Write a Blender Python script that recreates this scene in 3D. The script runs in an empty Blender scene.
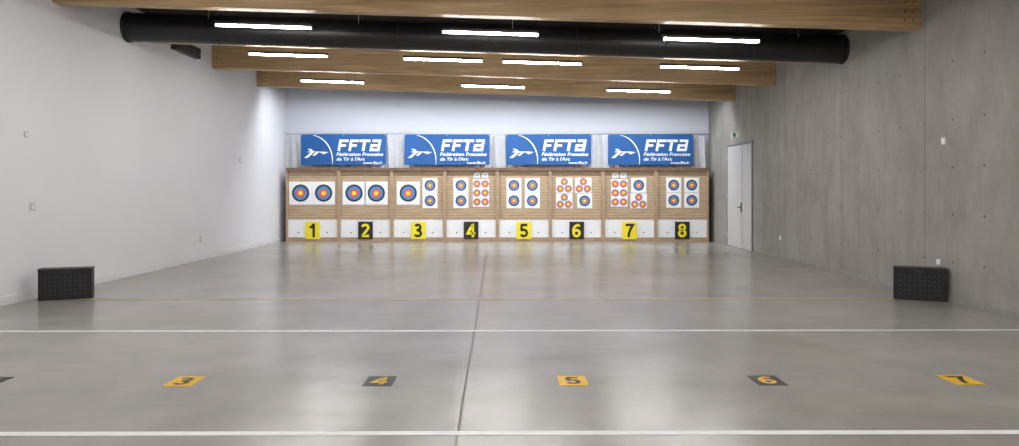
import bpy, math, random
from mathutils import Matrix, Vector
random.seed(4)
sc = bpy.context.scene
sc.view_settings.view_transform = 'Standard'

# ------------------------------------------------------------ materials
def mat(name, col, rough=0.6, metal=0.0, emis=None, estr=0.0, noise=0.0, nscale=8.0, spec=0.5, bump=0.0):
    m = bpy.data.materials.new(name); m.use_nodes = True
    nt = m.node_tree; b = nt.nodes['Principled BSDF']
    b.inputs['Base Color'].default_value = (*col, 1)
    b.inputs['Roughness'].default_value = rough
    b.inputs['Metallic'].default_value = metal
    b.inputs['Specular IOR Level'].default_value = spec
    if emis:
        b.inputs['Emission Color'].default_value = (*emis, 1)
        b.inputs['Emission Strength'].default_value = estr
    if noise > 0:
        tc = nt.nodes.new('ShaderNodeTexCoord'); n = nt.nodes.new('ShaderNodeTexNoise')
        n.inputs['Scale'].default_value = nscale; n.inputs['Detail'].default_value = 5
        r = nt.nodes.new('ShaderNodeValToRGB')
        r.color_ramp.elements[0].position = 0.3; r.color_ramp.elements[1].position = 0.7
        r.color_ramp.elements[0].color = (*[c*(1-noise) for c in col], 1)
        r.color_ramp.elements[1].color = (*[min(1, c*(1+noise)) for c in col], 1)
        nt.links.new(tc.outputs['Object'], n.inputs['Vector'])
        nt.links.new(n.outputs['Fac'], r.inputs['Fac'])
        nt.links.new(r.outputs['Color'], b.inputs['Base Color'])
    return m

def ramp(nt, src, stops):
    r = nt.nodes.new('ShaderNodeValToRGB')
    while len(r.color_ramp.elements) < len(stops): r.color_ramp.elements.new(0.5)
    for e, (p, c) in zip(r.color_ramp.elements, stops):
        e.position = p; e.color = (c, c, c, 1) if not isinstance(c, tuple) else (*c, 1)
    nt.links.new(src, r.inputs['Fac']); return r.outputs['Color']

def noise(nt, vec, scale, detail=5, sc3=(1, 1, 1), rough=0.6, dist=0.0):
    mp = nt.nodes.new('ShaderNodeMapping'); mp.inputs['Scale'].default_value = sc3
    nt.links.new(vec, mp.inputs['Vector'])
    n = nt.nodes.new('ShaderNodeTexNoise'); n.inputs['Scale'].default_value = scale
    n.inputs['Detail'].default_value = detail; n.inputs['Roughness'].default_value = rough
    n.inputs['Distortion'].default_value = dist
    nt.links.new(mp.outputs['Vector'], n.inputs['Vector']); return n.outputs['Fac']

def mul(nt, a, b, fac=1.0, mode='MULTIPLY'):
    m = nt.nodes.new('ShaderNodeMixRGB'); m.blend_type = mode; m.inputs['Fac'].default_value = fac
    nt.links.new(a, m.inputs['Color1']); nt.links.new(b, m.inputs['Color2']); return m.outputs['Color']

def floor_mat():
    m = bpy.data.materials.new('polished_concrete'); m.use_nodes = True
    nt = m.node_tree; b = nt.nodes['Principled BSDF']
    v = nt.nodes.new('ShaderNodeTexCoord').outputs['Object']
    big = ramp(nt, noise(nt, v, 0.35, 5, (1, 1, 1), 0.55, 0.4), [(0.3, (0.29, 0.270, 0.236)), (0.5, (0.345, 0.327, 0.294)), (0.7, (0.39, 0.375, 0.343))])
    med = ramp(nt, noise(nt, v, 1.8, 7, (1, 1, 1), 0.6, 0.25), [(0.28, 0.87), (0.72, 1.07)])
    streak = ramp(nt, noise(nt, v, 0.8, 6, (0.5, 1.6, 1), 0.55, 0.6), [(0.28, 0.88), (0.72, 1.05)])
    fine = ramp(nt, noise(nt, v, 30, 4), [(0.3, 0.96), (0.7, 1.03)])
    c = mul(nt, mul(nt, mul(nt, big, med), streak), fine)
    nt.links.new(c, b.inputs['Base Color'])
    r = ramp(nt, noise(nt, v, 0.8, 4, (1, 1, 1), 0.5, 0.2), [(0.3, 0.21), (0.7, 0.265)])
    nt.links.new(r, b.inputs['Roughness'])
    b.inputs['Specular IOR Level'].default_value = 0.5
    bp = nt.nodes.new('ShaderNodeBump'); bp.inputs['Strength'].default_value = 0.03; bp.inputs['Distance'].default_value = 0.01
    nt.links.new(noise(nt, v, 2, 1), bp.inputs['Height']); nt.links.new(bp.outputs['Normal'], b.inputs['Normal'])
    return m

def concrete_wall_mat():
    m = bpy.data.materials.new('cast_concrete'); m.use_nodes = True
    nt = m.node_tree; b = nt.nodes['Principled BSDF']
    v = nt.nodes.new('ShaderNodeTexCoord').outputs['Object']
    big = ramp(nt, noise(nt, v, 0.5, 7, (1, 1, 1), 0.65, 0.4), [(0.3, (0.29, 0.272, 0.24)), (0.5, (0.35, 0.333, 0.30)), (0.7, (0.41, 0.392, 0.36))])
    cloud = ramp(nt, noise(nt, v, 3.0, 8, (1, 1, 0.5), 0.7), [(0.3, 0.84), (0.7, 1.08)])
    drip = ramp(nt, noise(nt, v, 2.0, 5, (1, 1, 0.2), 0.6), [(0.3, 0.92), (0.65, 1.03)])
    sp = nt.nodes.new('ShaderNodeSeparateXYZ'); nt.links.new(v, sp.inputs[0])
    cb = nt.nodes.new('ShaderNodeCombineXYZ')
    nt.links.new(sp.outputs['Y'], cb.inputs['X']); nt.links.new(sp.outputs['Z'], cb.inputs['Y'])
    br = nt.nodes.new('ShaderNodeTexBrick'); br.offset = 0.0
    br.inputs['Scale'].default_value = 1.0; br.inputs['Brick Width'].default_value = 2.7; br.inputs['Row Height'].default_value = 5.5
    br.inputs['Mortar Size'].default_value = 0.012; br.inputs['Mortar Smooth'].default_value = 0.5
    br.inputs['Color1'].default_value = (1, 1, 1, 1); br.inputs['Color2'].default_value = (0.9, 0.9, 0.9, 1); br.inputs['Mortar'].default_value = (0.55, 0.55, 0.55, 1)
    nt.links.new(cb.outputs[0], br.inputs['Vector'])
    pit = ramp(nt, noise(nt, v, 30, 2), [(0.26, 0.7), (0.34, 1.0)])
    c = mul(nt, mul(nt, mul(nt, mul(nt, big, cloud), drip), br.outputs['Color']), pit)
    nt.links.new(c, b.inputs['Base Color'])
    b.inputs['Roughness'].default_value = 0.75
    return m

def beam_mat():
    m = bpy.data.materials.new('glulam_wood'); m.use_nodes = True
    nt = m.node_tree; b = nt.nodes['Principled BSDF']
    v = nt.nodes.new('ShaderNodeTexCoord').outputs['Object']
    grain = ramp(nt, noise(nt, v, 3.0, 6, (0.25, 6, 9)), [(0.3, (0.41, 0.26, 0.12)), (0.7, (0.58, 0.40, 0.21))])
    sp = nt.nodes.new('ShaderNodeSeparateXYZ'); nt.links.new(v, sp.inputs[0])
    ma = nt.nodes.new('ShaderNodeMath'); ma.operation = 'MULTIPLY_ADD'; ma.inputs[1].default_value = 0.0305
    nt.links.new(sp.outputs['X'], ma.inputs[0]); nt.links.new(sp.outputs['Z'], ma.inputs[2])
    md = nt.nodes.new('ShaderNodeMath'); md.operation = 'MULTIPLY'; md.inputs[1].default_value = 1/0.045; nt.links.new(ma.outputs[0], md.inputs[0])
    fr = nt.nodes.new('ShaderNodeMath'); fr.operation = 'FRACT'; nt.links.new(md.outputs[0], fr.inputs[0])
    lam = ramp(nt, fr.outputs[0], [(0.0, 0.75), (0.12, 1.0)])
    blot = ramp(nt, noise(nt, v, 1.0, 3, (0.8, 1, 20)), [(0.35, 0.8), (0.65, 1.12)])
    nt.links.new(mul(nt, mul(nt, grain, lam), blot), b.inputs['Base Color'])
    b.inputs['Roughness'].default_value = 0.55
    return m

def foam_mat():
    m = bpy.data.materials.new('layered_target_foam'); m.use_nodes = True
    nt = m.node_tree; b = nt.nodes['Principled BSDF']
    v = nt.nodes.new('ShaderNodeTexCoord').outputs['Object']
    base = ramp(nt, noise(nt, v, 3, 5, (1, 1, 14)), [(0.3, (0.39, 0.275, 0.165)), (0.7, (0.56, 0.425, 0.28))])
    sp = nt.nodes.new('ShaderNodeSeparateXYZ'); nt.links.new(v, sp.inputs[0])
    md = nt.nodes.new('ShaderNodeMath'); md.operation = 'MULTIPLY'; md.inputs[1].default_value = 1/0.085; nt.links.new(sp.outputs['Z'], md.inputs[0])
    fr = nt.nodes.new('ShaderNodeMath'); fr.operation = 'FRACT'; nt.links.new(md.outputs[0], fr.inputs[0])
    lam = ramp(nt, fr.outputs[0], [(0.0, 0.65), (0.25, 1.0), (0.9, 1.0), (1.0, 0.7)])
    nt.links.new(mul(nt, base, lam), b.inputs['Base Color'])
    b.inputs['Roughness'].default_value = 0.8
    return m

M = dict(
 floor=floor_mat(), conc=concrete_wall_mat(), beam=beam_mat(), foam=foam_mat(),
 white_wall=mat('white_painted_plaster', (0.80, 0.80, 0.825), 0.7, noise=0.015, nscale=1.2),
 back_wall=mat('back_wall_paint', (0.64, 0.66, 0.725), 0.7, noise=0.015, nscale=1.2),
 ceil=mat('dark_acoustic_ceiling', (0.035, 0.03, 0.028), 0.9, noise=0.2, nscale=20),
 trim=mat('white_trim', (0.80, 0.80, 0.80), 0.45, noise=0.02),
 gtrim=mat('grey_trim', (0.3, 0.29, 0.27), 0.6, noise=0.1),
 duct=mat('black_duct_metal', (0.009, 0.009, 0.010), 0.42, noise=0.2, nscale=3),
 black=mat('black_plastic', (0.008, 0.008, 0.009), 0.45, noise=0.2, nscale=20),
 grille=mat('dark_grey_plastic', (0.035, 0.035, 0.037), 0.5, noise=0.2, nscale=20),
 blackm=mat('black_powder_coat', (0.02, 0.02, 0.02), 0.5, noise=0.1),
 steel=mat('galvanised_steel', (0.5, 0.5, 0.5), 0.35, 0.9, noise=0.1),
 led=mat('led_diffuser', (0.9, 0.9, 0.9), 0.4, emis=(1.0, 0.985, 0.985), estr=93),
 led_spot=mat('led_cool_diffuser', (0.9, 0.9, 0.9), 0.4, emis=(0.88, 0.93, 1.0), estr=180),
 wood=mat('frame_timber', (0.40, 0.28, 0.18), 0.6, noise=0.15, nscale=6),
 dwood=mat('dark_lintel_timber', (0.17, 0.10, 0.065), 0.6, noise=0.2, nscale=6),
 panel=mat('white_panel', (0.84, 0.85, 0.86), 0.5, noise=0.02),
 plategrey=mat('grey_plate_plastic', (0.55, 0.55, 0.56), 0.5, noise=0.02),
 paper=mat('white_paper', (0.86, 0.86, 0.86), 0.7, noise=0.02),
 gold=mat('target_gold', (0.95, 0.68, 0.05), 0.6, noise=0.05),
 red=mat('target_red', (0.78, 0.10, 0.06), 0.6, noise=0.05),
 blue=mat('target_blue', (0.05, 0.25, 0.57), 0.6, noise=0.05),
 tblack=mat('target_black', (0.02, 0.025, 0.04), 0.6, noise=0.05),
 yel=mat('yellow_sign', (0.92, 0.76, 0.02), 0.45, noise=0.03),
 yelf=mat('yellow_floor_vinyl', (0.78, 0.46, 0.015), 0.5, noise=0.06),
 ink=mat('black_ink', (0.012, 0.012, 0.012), 0.5, noise=0.05),
 bblue=mat('banner_blue', (0.004, 0.08, 0.27), 0.5, noise=0.05, nscale=2),
 bwhite=mat('banner_white', (0.85, 0.87, 0.9), 0.5, noise=0.02),
 net=mat('white_net_cloth', (0.60, 0.61, 0.63), 0.85, noise=0.1, nscale=30),
 wline=mat('white_line_paint', (0.80, 0.80, 0.78), 0.5, noise=0.06, nscale=6),
 yline=mat('pale_yellow_line', (0.60, 0.48, 0.24), 0.4, noise=0.1, nscale=6),
 joint=mat('saw_cut_joint', (0.10, 0.095, 0.085), 0.6, noise=0.1),
 door=mat('door_paint', (0.56, 0.56, 0.55), 0.45, noise=0.03),
 doorf=mat('door_frame_paint', (0.20, 0.20, 0.20), 0.5, noise=0.03),
 green=mat('exit_green', (0.03, 0.36, 0.17), 0.4, noise=0.03),
)

# ------------------------------------------------------------ builder
class B:
    def __init__(s): s.v = []; s.f = []; s.m = []; s.mats = []
    def mi(s, k):
        if k not in s.mats: s.mats.append(k)
        return s.mats.index(k)
    def poly(s, pts, k, T=None):
        n = len(s.v)
        for p in pts:
            p = Vector(p); s.v.append(tuple(T @ p if T else p))
        s.f.append(tuple(range(n, n+len(pts)))); s.m.append(s.mi(k))
    def box(s, a, b, k, T=None, shear=0.0):
        n = len(s.v)
        for x in (a[0], b[0]):
            for y in (a[1], b[1]):
                for z in (a[2], b[2]):
                    p = Vector((x, y, z + shear*x)); s.v.append(tuple(T @ p if T else p))
        for q in ((0,1,3,2),(4,6,7,5),(0,4,5,1),(2,3,7,6),(0,2,6,4),(1,5,7,3)):
            s.f.append(tuple(n+i for i in q)); s.m.append(s.mi(k))
    def cyl(s, p0, p1, r, k, n=16, caps=True, r2=None):
        p0 = Vector(p0); p1 = Vector(p1); d = (p1-p0).normalized()
        a = d.orthogonal().normalized(); c = d.cross(a); r2 = r if r2 is None else r2
        base = len(s.v)
        for i in range(n):
            t = 2*math.pi*i/n; o = a*math.cos(t)+c*math.sin(t)
            s.v.append(tuple(p0+o*r)); s.v.append(tuple(p1+o*r2))
        for i in range(n):
            j = (i+1) % n
            s.f.append((base+2*i, base+2*j, base+2*j+1, base+2*i+1)); s.m.append(s.mi(k))
        if caps:
            s.f.append(tuple(base+2*i for i in reversed(range(n)))); s.m.append(s.mi(k))
            s.f.append(tuple(base+2*i+1 for i in range(n))); s.m.append(s.mi(k))
    def ring(s, c, r0, r1, k, n=28):
        b0 = len(s.v)
        if r0 <= 0:
            for i in range(n):
                t = 2*math.pi*i/n; s.v.append((c[0]+r1*math.cos(t), c[1], c[2]+r1*math.sin(t)))
            s.f.append(tuple(range(b0, b0+n))); s.m.append(s.mi(k)); return
        for i in range(n):
            t = 2*math.pi*i/n
            for r in (r0, r1): s.v.append((c[0]+r*math.cos(t), c[1], c[2]+r*math.sin(t)))
        for i in range(n):
            j = (i+1) % n
            s.f.append((b0+2*i, b0+2*i+1, b0+2*j+1, b0+2*j)); s.m.append(s.mi(k))
    def stroke(s, pts, w, k, T, closed=False):
        """thick mitred polyline in the plane of T"""
        P = [Vector((p[0], p[1])) for p in pts]; n = len(P); L = []; R = []
        for i in range(n):
            if closed: a, c = P[(i-1) % n], P[(i+1) % n]; d0 = (P[i]-a).normalized(); d1 = (c-P[i]).normalized()
            else:
                d1 = (P[i+1]-P[i]).normalized() if i < n-1 else (P[i]-P[i-1]).normalized()
                d0 = (P[i]-P[i-1]).normalized() if i > 0 else d1
            n0 = Vector((-d0.y, d0.x)); n1 = Vector((-d1.y, d1.x)); m = (n0+n1)
            if m.length < 1e-4: m = n0
            m.normalize(); sc_ = min(1/max(m.dot(n0), .35), 2.2)
            L.append(P[i]+m*w/2*sc_); R.append(P[i]-m*w/2*sc_)
        b0 = len(s.v)
        for l, r in zip(L, R):
            s.v.append(tuple(T @ Vector((l.x, l.y, 0)))); s.v.append(tuple(T @ Vector((r.x, r.y, 0))))
        for i in range(n if closed else n-1):
            j = (i+1) % n
            s.f.append((b0+2*i, b0+2*i+1, b0+2*j+1, b0+2*j)); s.m.append(s.mi(k))
    def text(s, txt, box, k, T, offset=0.0, shear=0.0):
        cu = bpy.data.curves.new('t', 'FONT'); cu.body = txt; cu.size = 1; cu.offset = offset; cu.shear = shear
        ob = bpy.data.objects.new('t', cu); sc.collection.objects.link(ob)
        dg = bpy.context.evaluated_depsgraph_get(); dg.update()
        me = ob.evaluated_get(dg).to_mesh()
        vs = [v.co.copy() for v in me.vertices]; fs = [tuple(p.vertices) for p in me.polygons]
        ob.evaluated_get(dg).to_mesh_clear(); bpy.data.objects.remove(ob); bpy.data.curves.remove(cu)
        x0 = min(v.x for v in vs); x1 = max(v.x for v in vs); y0 = min(v.y for v in vs); y1 = max(v.y for v in vs)
        n = len(s.v)
        for v in vs:
            p = Vector((box[0]+(v.x-x0)/(x1-x0)*(box[2]-box[0]), box[1]+(v.y-y0)/(y1-y0)*(box[3]-box[1]), 0))
            s.v.append(tuple(T @ p))
        for f in fs: s.f.append(tuple(n+i for i in f)); s.m.append(s.mi(k))
    def obj(s, name, origin=None, smooth=False, bevel=0):
        me = bpy.data.meshes.new(name)
        o = Vector(origin) if origin else Vector((0, 0, 0))
        me.from_pydata([tuple(Vector(v)-o) for v in s.v], [], s.f)
        for k in s.mats: me.materials.append(M[k])
        for p, i in zip(me.polygons, s.m): p.material_index = i; p.use_smooth = smooth
        me.update()
        ob = bpy.data.objects.new(name, me); ob.location = o; sc.collection.objects.link(ob)
        if bevel:
            md = ob.modifiers.new('bevel', 'BEVEL'); md.width = bevel; md.segments = 2; md.limit_method = 'ANGLE'
        return ob

# bold sans digits: centre-line strokes in a cell of width .62, height 1
def arc(cx, cy, rx, ry, a0, a1, n=14):
    return [(cx+rx*math.cos(math.radians(a0+(a1-a0)*i/n)), cy+ry*math.sin(math.radians(a0+(a1-a0)*i/n))) for i in range(n+1)]
DIG = {
 '1': [[(.40, 0), (.40, 1)], [(.12, .70), (.28, .78), (.40, .96)]],
 '2': [arc(.31, .71, .22, .20, 165, -25) + [(.16, .17), (.09, .09)], [(.05, .09), (.58, .09)]],
 '3': [arc(.29, .725, .19, .185, 155, -90) , arc(.29, .29, .22, .205, 90, -155), [(.20, .52), (.32, .52)]],
 '4': [[(.45, 0), (.45, 1)], [(.62, .28), (.08, .28), (.42, .93)]],
 '5': [[(.56, .90), (.18, .90), (.13, .50)], [(.13, .50)] + arc(.31, .32, .22, .235, 125, -155)],
 '6': [arc(.31, .30, .21, .22, 0, 360), arc(.48, .45, .40, .46, 185, 95)[:] , [(.44, .91), (.53, .80)]],
 '7': [[(.05, .90), (.56, .90), (.40, .62), (.28, .28), (.25, 0)]],
 '8': [arc(.31, .725, .185, .185, 0, 360), arc(.31, .285, .215, .205, 0, 360)],
}
def digit(b, d, cx, z0, h, wd, k, T, sw=.19):
    for st in DIG[d]:
        pts = [(cx+(x-.32)*wd/.62, z0+y*h) for x, y in st]
        closed = len(pts) > 4 and (Vector(pts[0])-Vector(pts[-1])).length < 1e-4
        if closed: pts = pts[:-1]
        b.stroke(pts, sw*h*.85, k, T, closed)

XL, XR, YB, YF = -6.7, 6.1, 22.4, -5.0
SL = -0.0305
def zbeam(x): return 4.096 + SL*x
def zceil(x): return 4.60 + SL*x
def V(y): return Matrix(((1,0,0,0),(0,0,0,y),(0,1,0,0),(0,0,0,1)))

# ------------------------------------------------------------ room shell
b = B(); b.box((XL-.2, YF-.2, -.2), (XR+.2, YB+.2, 0), 'floor'); b.obj('floor')
b = B(); b.box((XL-.2, YF-.2, 4.60), (XR+.2, YB+.2, 4.75), 'ceil', shear=SL); b.obj('ceiling')
def sidewall(x0, x1, y0, y1, k, name):
    b = B()
    b.box((x0, y0, 0), (x1, y1, 1), k)
    b.v = [(x, y, z if z < .5 else zceil(x)) for x, y, z in b.v]
    return b.obj(name)
sidewall(XL-.2, XL, YF-.2, YB+.2, 'white_wall', 'wall_left')
wr = sidewall(XR, XR+.2, YF-.2, YB+.2, 'conc', 'wall_right')
sidewall(XL, XR, YB, YB+.2, 'back_wall', 'wall_back')
sidewall(XL, XR, YF-.2, YF, 'white_wall', 'wall_front')
b = B(); b.box((XL, YF, 0), (XL+.015, YB, .11), 'trim'); b.obj('baseboard_left')
b = B(); b.box((XR-.012, YF, 0), (XR, 18.3, .07), 'gtrim'); b.box((XR-.012, 20.5, 0), (XR, YB, .07), 'gtrim'); b.obj('baseboard_right')
b = B()
for i in range(24):
    y = 5.4 + i*0.675
    for z in (0.55, 1.2, 1.85, 2.5, 3.3):
        if 18.2 < y < 20.6 and z < 2.9: continue
        b.cyl((XR-.004, y, z), (XR, y, z), 0.015, 'joint', 10)
b.obj('formwork_tie_holes').parent = wr
b = B()
def strip(b, p, q, w, z, k):
    p = Vector((*p, z)); q = Vector((*q, z)); d = (q-p).normalized(); n = Vector((-d.y, d.x, 0))*w/2
    b.poly([p-n, q-n, q+n, p+n], k)
strip(b, (-0.26, 0.5), (-0.53, 21.6), 0.014, .001, 'joint')
strip(b, (XL, 13.6), (XR, 13.6), 0.008, .001, 'joint')
strip(b, (XL, 6.9), (XR, 6.9), 0.004, .001, 'joint')
b.obj('floor_saw_cut_joints')
b = B(); strip(b, (XL+.02, 8.04), (XR-.02, 8.12), .08, .002, 'wline'); b.obj('shooting_line_marking')
b = B(); strip(b, (XL+.02, 4.66), (XR-.02, 4.73), .08, .002, 'wline'); b.obj('waiting_line_marking')
b = B(); strip(b, (XL+.5, 10.43), (XR-.5, 10.43), .065, .002, 'yline'); b.obj('safety_line_marking')

for n in range(1, 9):
    x = 0.53 + (n-5)*1.574 + (.02 if n < 5 else 0); y = 5.98 - (n-5)*(-.012)
    odd = n % 2; b = B()
    b.box((x-.115, y-.15, .0005), (x+.115, y+.15, .003), 'yelf' if odd else 'ink')
    digit(b, str(n), x, -.11, .22, .13, 'ink' if odd else 'yelf', Matrix.Translation((0, y, .0045)), sw=.2)
    b.obj('floor_lane_number', (x, y, 0))

# ------------------------------------------------------------ beams
for y in (-4.1, -1.1, 1.9, 4.9, 7.9, 10.9, 13.8, 16.8, 19.8):
    b = B()
    b.box((XL, y, 4.096), (XR, y+.2, 4.60), 'beam', shear=SL)
    for xs, sg in ((XL, 1), (XR, -1)):
        for dx in (.12, .24):
            for dz in (.12, .25, .38):
                xx = xs+sg*dx; b.cyl((xx, y-.008, zbeam(xx)+dz), (xx, y, zbeam(xx)+dz), .012, 'blackm', 8)
    b.obj('glulam_roof_beam', (0, y, 4.3))

# ventilation duct
b = B()
def zd(x): return 4.235 - 0.025*x
def yd(x): return 13.05 + (x-XL)*0.030
p = lambda x: (x, yd(x), zd(x))
b.cyl(p(XL), p(XR), .25, 'duct', 40, caps=False)
x = XL+.02
while x < XR:
    b.cyl(p(x), p(x+.03), .258, 'duct', 40); x += 1.58
b.cyl(p(XL), p(XL+.06), .265, 'duct', 40); b.cyl(p(XR-.06), p(XR), .265, 'duct', 40)
for x in (-5.2, -2.6, 0.1, 2.7, 5.2):
    for dy in (-.2, .2): b.cyl((x, yd(x)+dy, zd(x)+.15), (x, yd(x)+dy, zceil(x)), .006, 'steel', 6)
ob = b.obj('ventilation_duct', (0, 13, 4.2))
for pl in ob.data.polygons:
    if len(pl.vertices) == 4: pl.use_smooth = True
b = B()
b.box((XL, 14.75, 4.34), (XL+.12, 15.9, 4.56), 'duct')
for i in range(4): b.box((XL+.12, 14.8, 4.36+i*.05), (XL+.14, 15.85, 4.38+i*.05), 'blackm')
b.obj('wall_air_outlet')

# ------------------------------------------------------------ lamps
def lamp(x, y, z, L=1.5, led='led'):
    b = B(); s = SL
    z0 = z - s*x
    b.box((x-L/2, y-.035, z0), (x+L/2, y+.035, z0+.045), 'blackm', shear=s)
    b.box((x-L/2+.01, y-.032, z0-.026), (x+L/2-.01, y+.032, z0), led, shear=s)
    for e in (-1, 1):
        xe = x+e*(L/2); b.box((xe-.008, y-.037, z0-.028), (xe+.008, y+.037, z0+.047), 'blackm', shear=s)
        xe = x+e*L*.35; b.cyl((xe, y, z+s*(xe-x)+.04), (xe, y, zceil(xe)), .003, 'blackm', 6)
    b.obj('linear_pendant_lamp', (x, y, z))
zl = lambda x: 3.985 + SL*x
for x in (-3.80, -0.26, 3.19): lamp(x, 11.56, zl(x))
for x in (-4.17, -1.22, 0.67, 3.67): lamp(x, 14.11, zl(x))
for x in (-4.15, -0.33, 3.13): lamp(x, 17.6, zl(x))
for y in (8.6, 5.7, 2.8, -0.2, -3.2):
    for x in (-4.15, -0.33, 3.13): lamp(x, y, zl(x))
# shielded linear downlights tilted at the butts, fixed behind the last beam
for x in (-4.95, -3.0, -1.2, 0.55, 2.35, 4.3):
    b = B(); z = 4.36+SL*x
    T = Matrix.Translation((x, 20.25, z)) @ Matrix.Rotation(math.radians(22), 4, 'X')
    L = 1.5
    b.box((-L/2, -.07, .0), (L/2, .07, .05), 'blackm', T)
    b.box((-L/2, -.07, -.05), (L/2, -.06, 0), 'blackm', T); b.box((-L/2, .06, -.06), (L/2, .07, 0), 'blackm', T)
    for e in (-L/2, L/2-.01): b.box((e, -.07, -.05), (e+.01, .07, 0), 'blackm', T)
    b.box((-L/2+.02, -.04, -.012), (L/2-.02, .04, -.002), 'led_spot', T)
    for e in (-.5, .5): b.cyl((x+e, 20.25, z+.02), (x+e, 20.25, zceil(x+e)), .01, 'blackm', 6)
    b.obj('target_downlight', (x, 20.25, z))

# ------------------------------------------------------------ target butts
X0, BW = -6.48, 1.55
FULL = ((0, .2, 'gold'), (.2, .4, 'red'), (.4, .62, 'blue'), (.62, .8, 'tblack'), (.8, .985, 'paper'))
TRI = ((0, .4, 'gold'), (.4, .8, 'red'), (.8, 1, 'blue'))
def sheet(b, x0, z0, x1, z1): b.box((x0, 21.768, z0), (x1, 21.779, z1), 'paper')
def rings(b, x, z, r, tri=False):
    for a, c, k in (TRI if tri else FULL): b.ring((x, 21.765, z), a*r, c*r, k)
def full(bc, dx, z, r):
    b = B(); x = bc+dx; s = r+.02
    sheet(b, x-s, z-s, x+s, z+s); rings(b, x, z, r); b.obj('archery_target_face', (x, 21.77, z))
def vtri(bc, dx):
    b = B(); x = bc+dx
    sheet(b, x-.118, 1.03, x+.118, 1.84)
    for z in (1.70, 1.435, 1.17): rings(b, x, z, .112, True)
    b.obj('triple_spot_target_face', (x, 21.77, 1.43))
    b = B(); sheet(b, x-.09, 1.88, x+.09, 2.03)
    b.box((x-.05, 21.765, 1.94), (x+.05, 21.768, 1.955), 'tblack')
    b.obj('score_sheet', (x, 21.77, 1.95))
def ttri(bc, dx, z):
    b = B(); x = bc+dx; sheet(b, x-.24, z-.22, x+.24, z+.22)
    for a, c in ((0, .105), (-.118, -.1), (.118, -.1)): rings(b, x+a, z+c, .11, True)
    b.obj('triple_spot_target_face', (x, 21.77, z))
for i in range(8):
    xa = X0+i*BW; xb = xa+BW; bc = (xa+xb)/2
    b = B()
    for xs in (xa, xb-.05): b.box((xs, 21.70, 0), (xs+.05, 22.05, 2.17), 'wood')
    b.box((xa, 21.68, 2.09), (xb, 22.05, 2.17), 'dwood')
    b.box((xa+.05, 21.78, .72), (xb-.05, 22.03, 2.09), 'foam')
    b.box((xa+.05, 21.74, .66), (xb-.05, 22.03, .72), 'wood')
    b.box((xa+.05, 21.75, .13), (xb-.05, 21.78, .66), 'panel')
    b.box((xa+.05, 21.73, 0), (xb-.05, 22.03, .13), 'wood')
    for xs in (xa+.12, xb-.12): b.box((xs-.015, 21.735, .68), (xs+.015, 21.74, .70), 'steel')
    for xs in (xa+.35, xb-.35): b.cyl((xs, 21.745, .27), (xs, 21.75, .27), .02, 'ink', 10)
    b.obj('archery_target_butt', (bc, 21.9, 0))
    b = B(); odd = (i+1) % 2
    b.box((bc-.215, 21.712, .08), (bc+.215, 21.728, .59), 'yel' if odd else 'ink')
    digit(b, str(i+1), bc, .135, .40, .26, 'ink' if odd else 'yel', V(21.708), sw=.21)
    b.obj('lane_number_sign', (bc, 21.72, .35))
    if i in (0, 1):
        full(bc, -.365+.02*i, 1.43, .32); full(bc, .31, 1.43, .32)
    if i == 2:
        full(bc, -.30, 1.43, .32); full(bc, .34, 1.655, .2); full(bc, .34, 1.205, .2)
    if i == 3:
        full(bc, -.30, 1.655, .2); full(bc, -.30, 1.205, .2); vtri(bc, .17); vtri(bc, .41)
    if i == 4:
        for dx in (-.29, .25):
            for z in (1.655, 1.205): full(bc, dx, z, .2)
    if i == 5:
        ttri(bc, -.36, 1.66); ttri(bc, .2, 1.66); ttri(bc, -.36, 1.2); full(bc, .24, 1.2, .2)
    if i == 6:
        vtri(bc, -.41); vtri(bc, -.17); full(bc, .28, 1.66, .2); ttri(bc, .28, 1.2)
    if i == 7:
        for dx in (-.24, .29):
            for z in (1.665, 1.215): full(bc, dx, z, .2)

# net curtain
b = B(); N = 700; xs0, xs1 = -6.5, 5.95
zs = [2.12, 2.5, 2.85, 3.16]
for i in range(N+1):
    x = xs0+(xs1-xs0)*i/N
    for j, z in enumerate(zs):
        a = .035*math.sin(x*22+.8*math.sin(x*5)+j*.25)+.015*math.sin(x*61+j)
        b.v.append((x, 22.22+a, z + (.03*math.sin(x*3) if j == 3 else 0)))
for i in range(N):
    for j in range(3):
        q = i*4+j; b.f.append((q, q+4, q+5, q+1)); b.m.append(b.mi('net'))
b.cyl((-6.65, 22.22, 3.2), (6.05, 22.22, 3.2), .012, 'steel', 8)
for x in (-6.6, -3.3, -.25, 2.8, 6.0): b.cyl((x, 22.22, 3.2), (x, 22.395, 3.2), .01, 'steel', 6)
b.obj('arrow_stop_net', (0, 22.2, 2.7), smooth=True)
b = B(); b.cyl((XL+.005, 21.96, 3.24), (XR-.005, 21.96, 3.24), .006, 'steel', 6); b.obj('banner_hanging_wire', (0, 21.96, 3.24))

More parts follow.
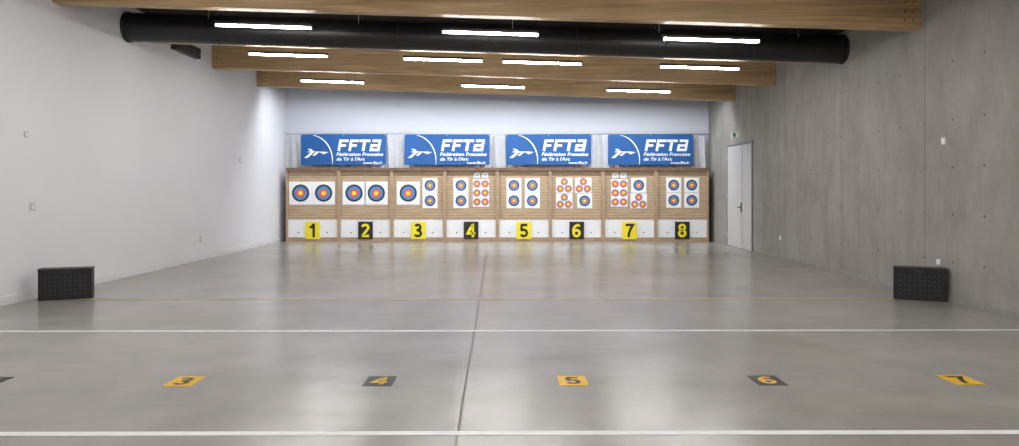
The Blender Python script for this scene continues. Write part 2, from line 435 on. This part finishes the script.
# banners
for cx in (-4.85, -1.78, 1.235, 4.26):
    b = B(); W, H = 2.53, .90; x0 = cx-W/2; z0 = 2.27
    b.box((x0, 21.95, z0), (x0+W, 21.96, z0+H), 'bblue')
    T = Matrix.Translation((x0, 0, z0)) @ V(21.945)
    sh = lambda pts, ox: [(ox+x+.18*y, .44+y) for x, y in pts]
    hh, sw = .29, .075; k = 'bwhite'
    for ox in (1.10, 1.42):
        b.stroke(sh([(.03, -.035), (.03, hh-.02), (.27, hh-.02)], ox), sw, k, T)
        b.stroke(sh([(.03, .13), (.22, .13)], ox), sw*.9, k, T)
    b.stroke(sh([(-.02, hh-.02), (.29, hh-.02)], 1.73), sw, k, T)
    b.stroke(sh([(.12, -.035), (.12, hh)], 1.73), sw*1.1, k, T)
    b.stroke(sh([(.02, hh-.02), (.24, hh-.02), (.24, -.0), (.02, -.0), (.02, .13), (.24, .13)], 2.06), sw, k, T)
    b.text('Fédération Française', (1.06, .24, 2.44, .36), 'bwhite', T, offset=0.02, shear=0.15)
    b.text("de Tir à l'Arc", (1.06, .12, 1.90, .22), 'bwhite', T, offset=0.02, shear=0.15)
    b.text('www.ffta.fr', (1.85, .02, 2.42, .10), 'bwhite', T, offset=0.015)
    pts = arc(.28, .12, .66, .76, 82, -9, 24)
    for i in range(24):
        (ax, az), (bx, bz) = pts[i], pts[i+1]
        b.stroke([(ax, az), (bx, bz)], .012+.022*math.sin(math.pi*(i+.5)/24), k, T)
    q = lambda *P: b.poly([T @ Vector((x, z, 0)) for x, z in P], 'bwhite')
    q((.20, .37), (.72, .37), (.72, .39), (.20, .39))
    q((.10, .20), (.20, .20), (.40, .37), (.30, .37))
    q((.30, .39), (.40, .39), (.30, .47), (.20, .47))
    q((.34, .27), (.42, .27), (.54, .37), (.46, .37))
    q((.62, .39), (.82, .375), (.68, .31), (.56, .37))
    for xx in (x0+.03, x0+W-.03, x0+W*.5):
        b.cyl((xx, 21.944, z0+H-.03), (xx, 21.95, z0+H-.03), .012, 'steel', 8)
        b.cyl((xx, 21.955, z0+H-.01), (xx, 21.955, 3.235), .004, 'bwhite', 6)
    b.obj('archery_federation_banner', (cx, 21.95, z0+H/2))

# ------------------------------------------------------------ door
b = B()
ya, ym, yb, zt = 18.40, 19.13, 20.40, 2.70
b.box((XR-.03, ya-.06, 0), (XR, ya, zt+.06), 'doorf'); b.box((XR-.03, yb, 0), (XR, yb+.06, zt+.06), 'doorf')
b.box((XR-.03, ya, zt), (XR, yb, zt+.06), 'doorf')
b.box((XR-.02, ya+.005, .01), (XR, ym-.02, zt-.005), 'door'); b.box((XR-.02, ym+.02, .01), (XR, yb-.005, zt-.005), 'door')
b.box((XR-.006, ym-.02, .01), (XR, ym+.02, zt), 'ink')
b.box((XR-.035, ym+.04, .95), (XR-.02, ym+.10, 1.2), 'blackm')
b.cyl((XR-.07, ym+.07, 1.08), (XR-.03, ym+.07, 1.08), .014, 'blackm', 8)
b.cyl((XR-.07, ym+.07, 1.08), (XR-.07, ym+.24, 1.08), .014, 'blackm', 8)
for z in (.3, 1.35, 2.4):
    for yy in (ya+.01, yb-.01): b.cyl((XR-.03, yy, z-.06), (XR-.03, yy, z+.06), .012, 'steel', 8)
b.obj('door_1')
b = B(); b.box((XR-.19, 19.45, 2.90), (XR, 19.5, 3.05), 'panel')
b.box((XR-.165, 19.446, 2.925), (XR-.085, 19.45, 3.025), 'green')
b.obj('exit_sign')
def plate(x, y, z, name, s=.045):
    sg = 1 if x < 0 else -1; b = B()
    xs = sorted((x, x+sg*.014)); b.box((xs[0], y-s, z-s), (xs[1], y+s, z+s), 'trim' if x > 0 else 'plategrey')
    xs = sorted((x+sg*.014, x+sg*.018)); b.box((xs[0], y-s*.6, z-s*.6), (xs[1], y+s*.6, z+s*.6), 'panel')
    b.obj(name, (x, y, z), bevel=.002)
plate(XL, 10.44, 1.30, 'light_switch', .055); plate(XL, 18.6, 2.28, 'thermostat', .07); plate(XL, 10.3, 2.31, 'wall_sensor', .04)
plate(XL, 16.2, .45, 'power_socket', .06); plate(XR, 10.33, 2.22, 'light_switch'); plate(XR, 10.45, .52, 'power_socket', .04)
plate(XR, 16.5, .46, 'power_socket')

# ------------------------------------------------------------ black cases
def crate(x, y, ang, W=.68, H=.43, D=.2):
    T = Matrix.Translation((x, y, 0)) @ Matrix.Rotation(ang, 4, 'Z'); b = B()
    b.box((0, .012, .02), (W, D, H-.01), 'black', T)
    for x0, x1 in ((0, .03), (W-.03, W)): b.box((x0, 0, .0), (x1, D, H), 'black', T)
    for z0, z1 in ((0, .03), (H-.03, H)): b.box((0, 0, z0), (W, .012, z1), 'black', T)
    b.box((-.006, -.006, H-.01), (W+.006, D+.006, H+.008), 'grille', T)
    nx, nz = 9, 5
    for i in range(nx):
        for j in range(nz):
            xc = .05+(W-.10)*(i+.5)/nx; zc = .045+(H-.13)*(j+.5)/nz
            b.box((xc-.017, .004, zc-.013), (xc+.017, .012, zc+.013), 'grille', T)
    b.box((W*.40, -.01, H-.06), (W*.60, .0, H-.035), 'grille', T)
    for fx in (.05, W-.09): b.box((fx, .02, 0), (fx+.04, D-.02, .02), 'black', T)
    b.obj('black_equipment_case', (x, y, 0))
crate(-6.50, 10.25, math.radians(20), W=.66)
crate(5.45, 10.42, math.radians(-24), W=.64, H=.45, D=.17)

# ------------------------------------------------------------ world + camera
w = bpy.data.worlds.new('world'); sc.world = w; w.use_nodes = True
w.node_tree.nodes['Background'].inputs[0].default_value = (.5, .5, .5, 1); w.node_tree.nodes['Background'].inputs[1].default_value = .3
cam = bpy.data.cameras.new('camera'); co = bpy.data.objects.new('camera', cam); sc.collection.objects.link(co)
co.location = (0, 0, 1.55); co.rotation_euler = (math.radians(90), 0, 0)
cam.sensor_width = 36; cam.lens = 740/1019*36; cam.shift_x = 2.5/1019; cam.shift_y = -34/1019
sc.camera = co
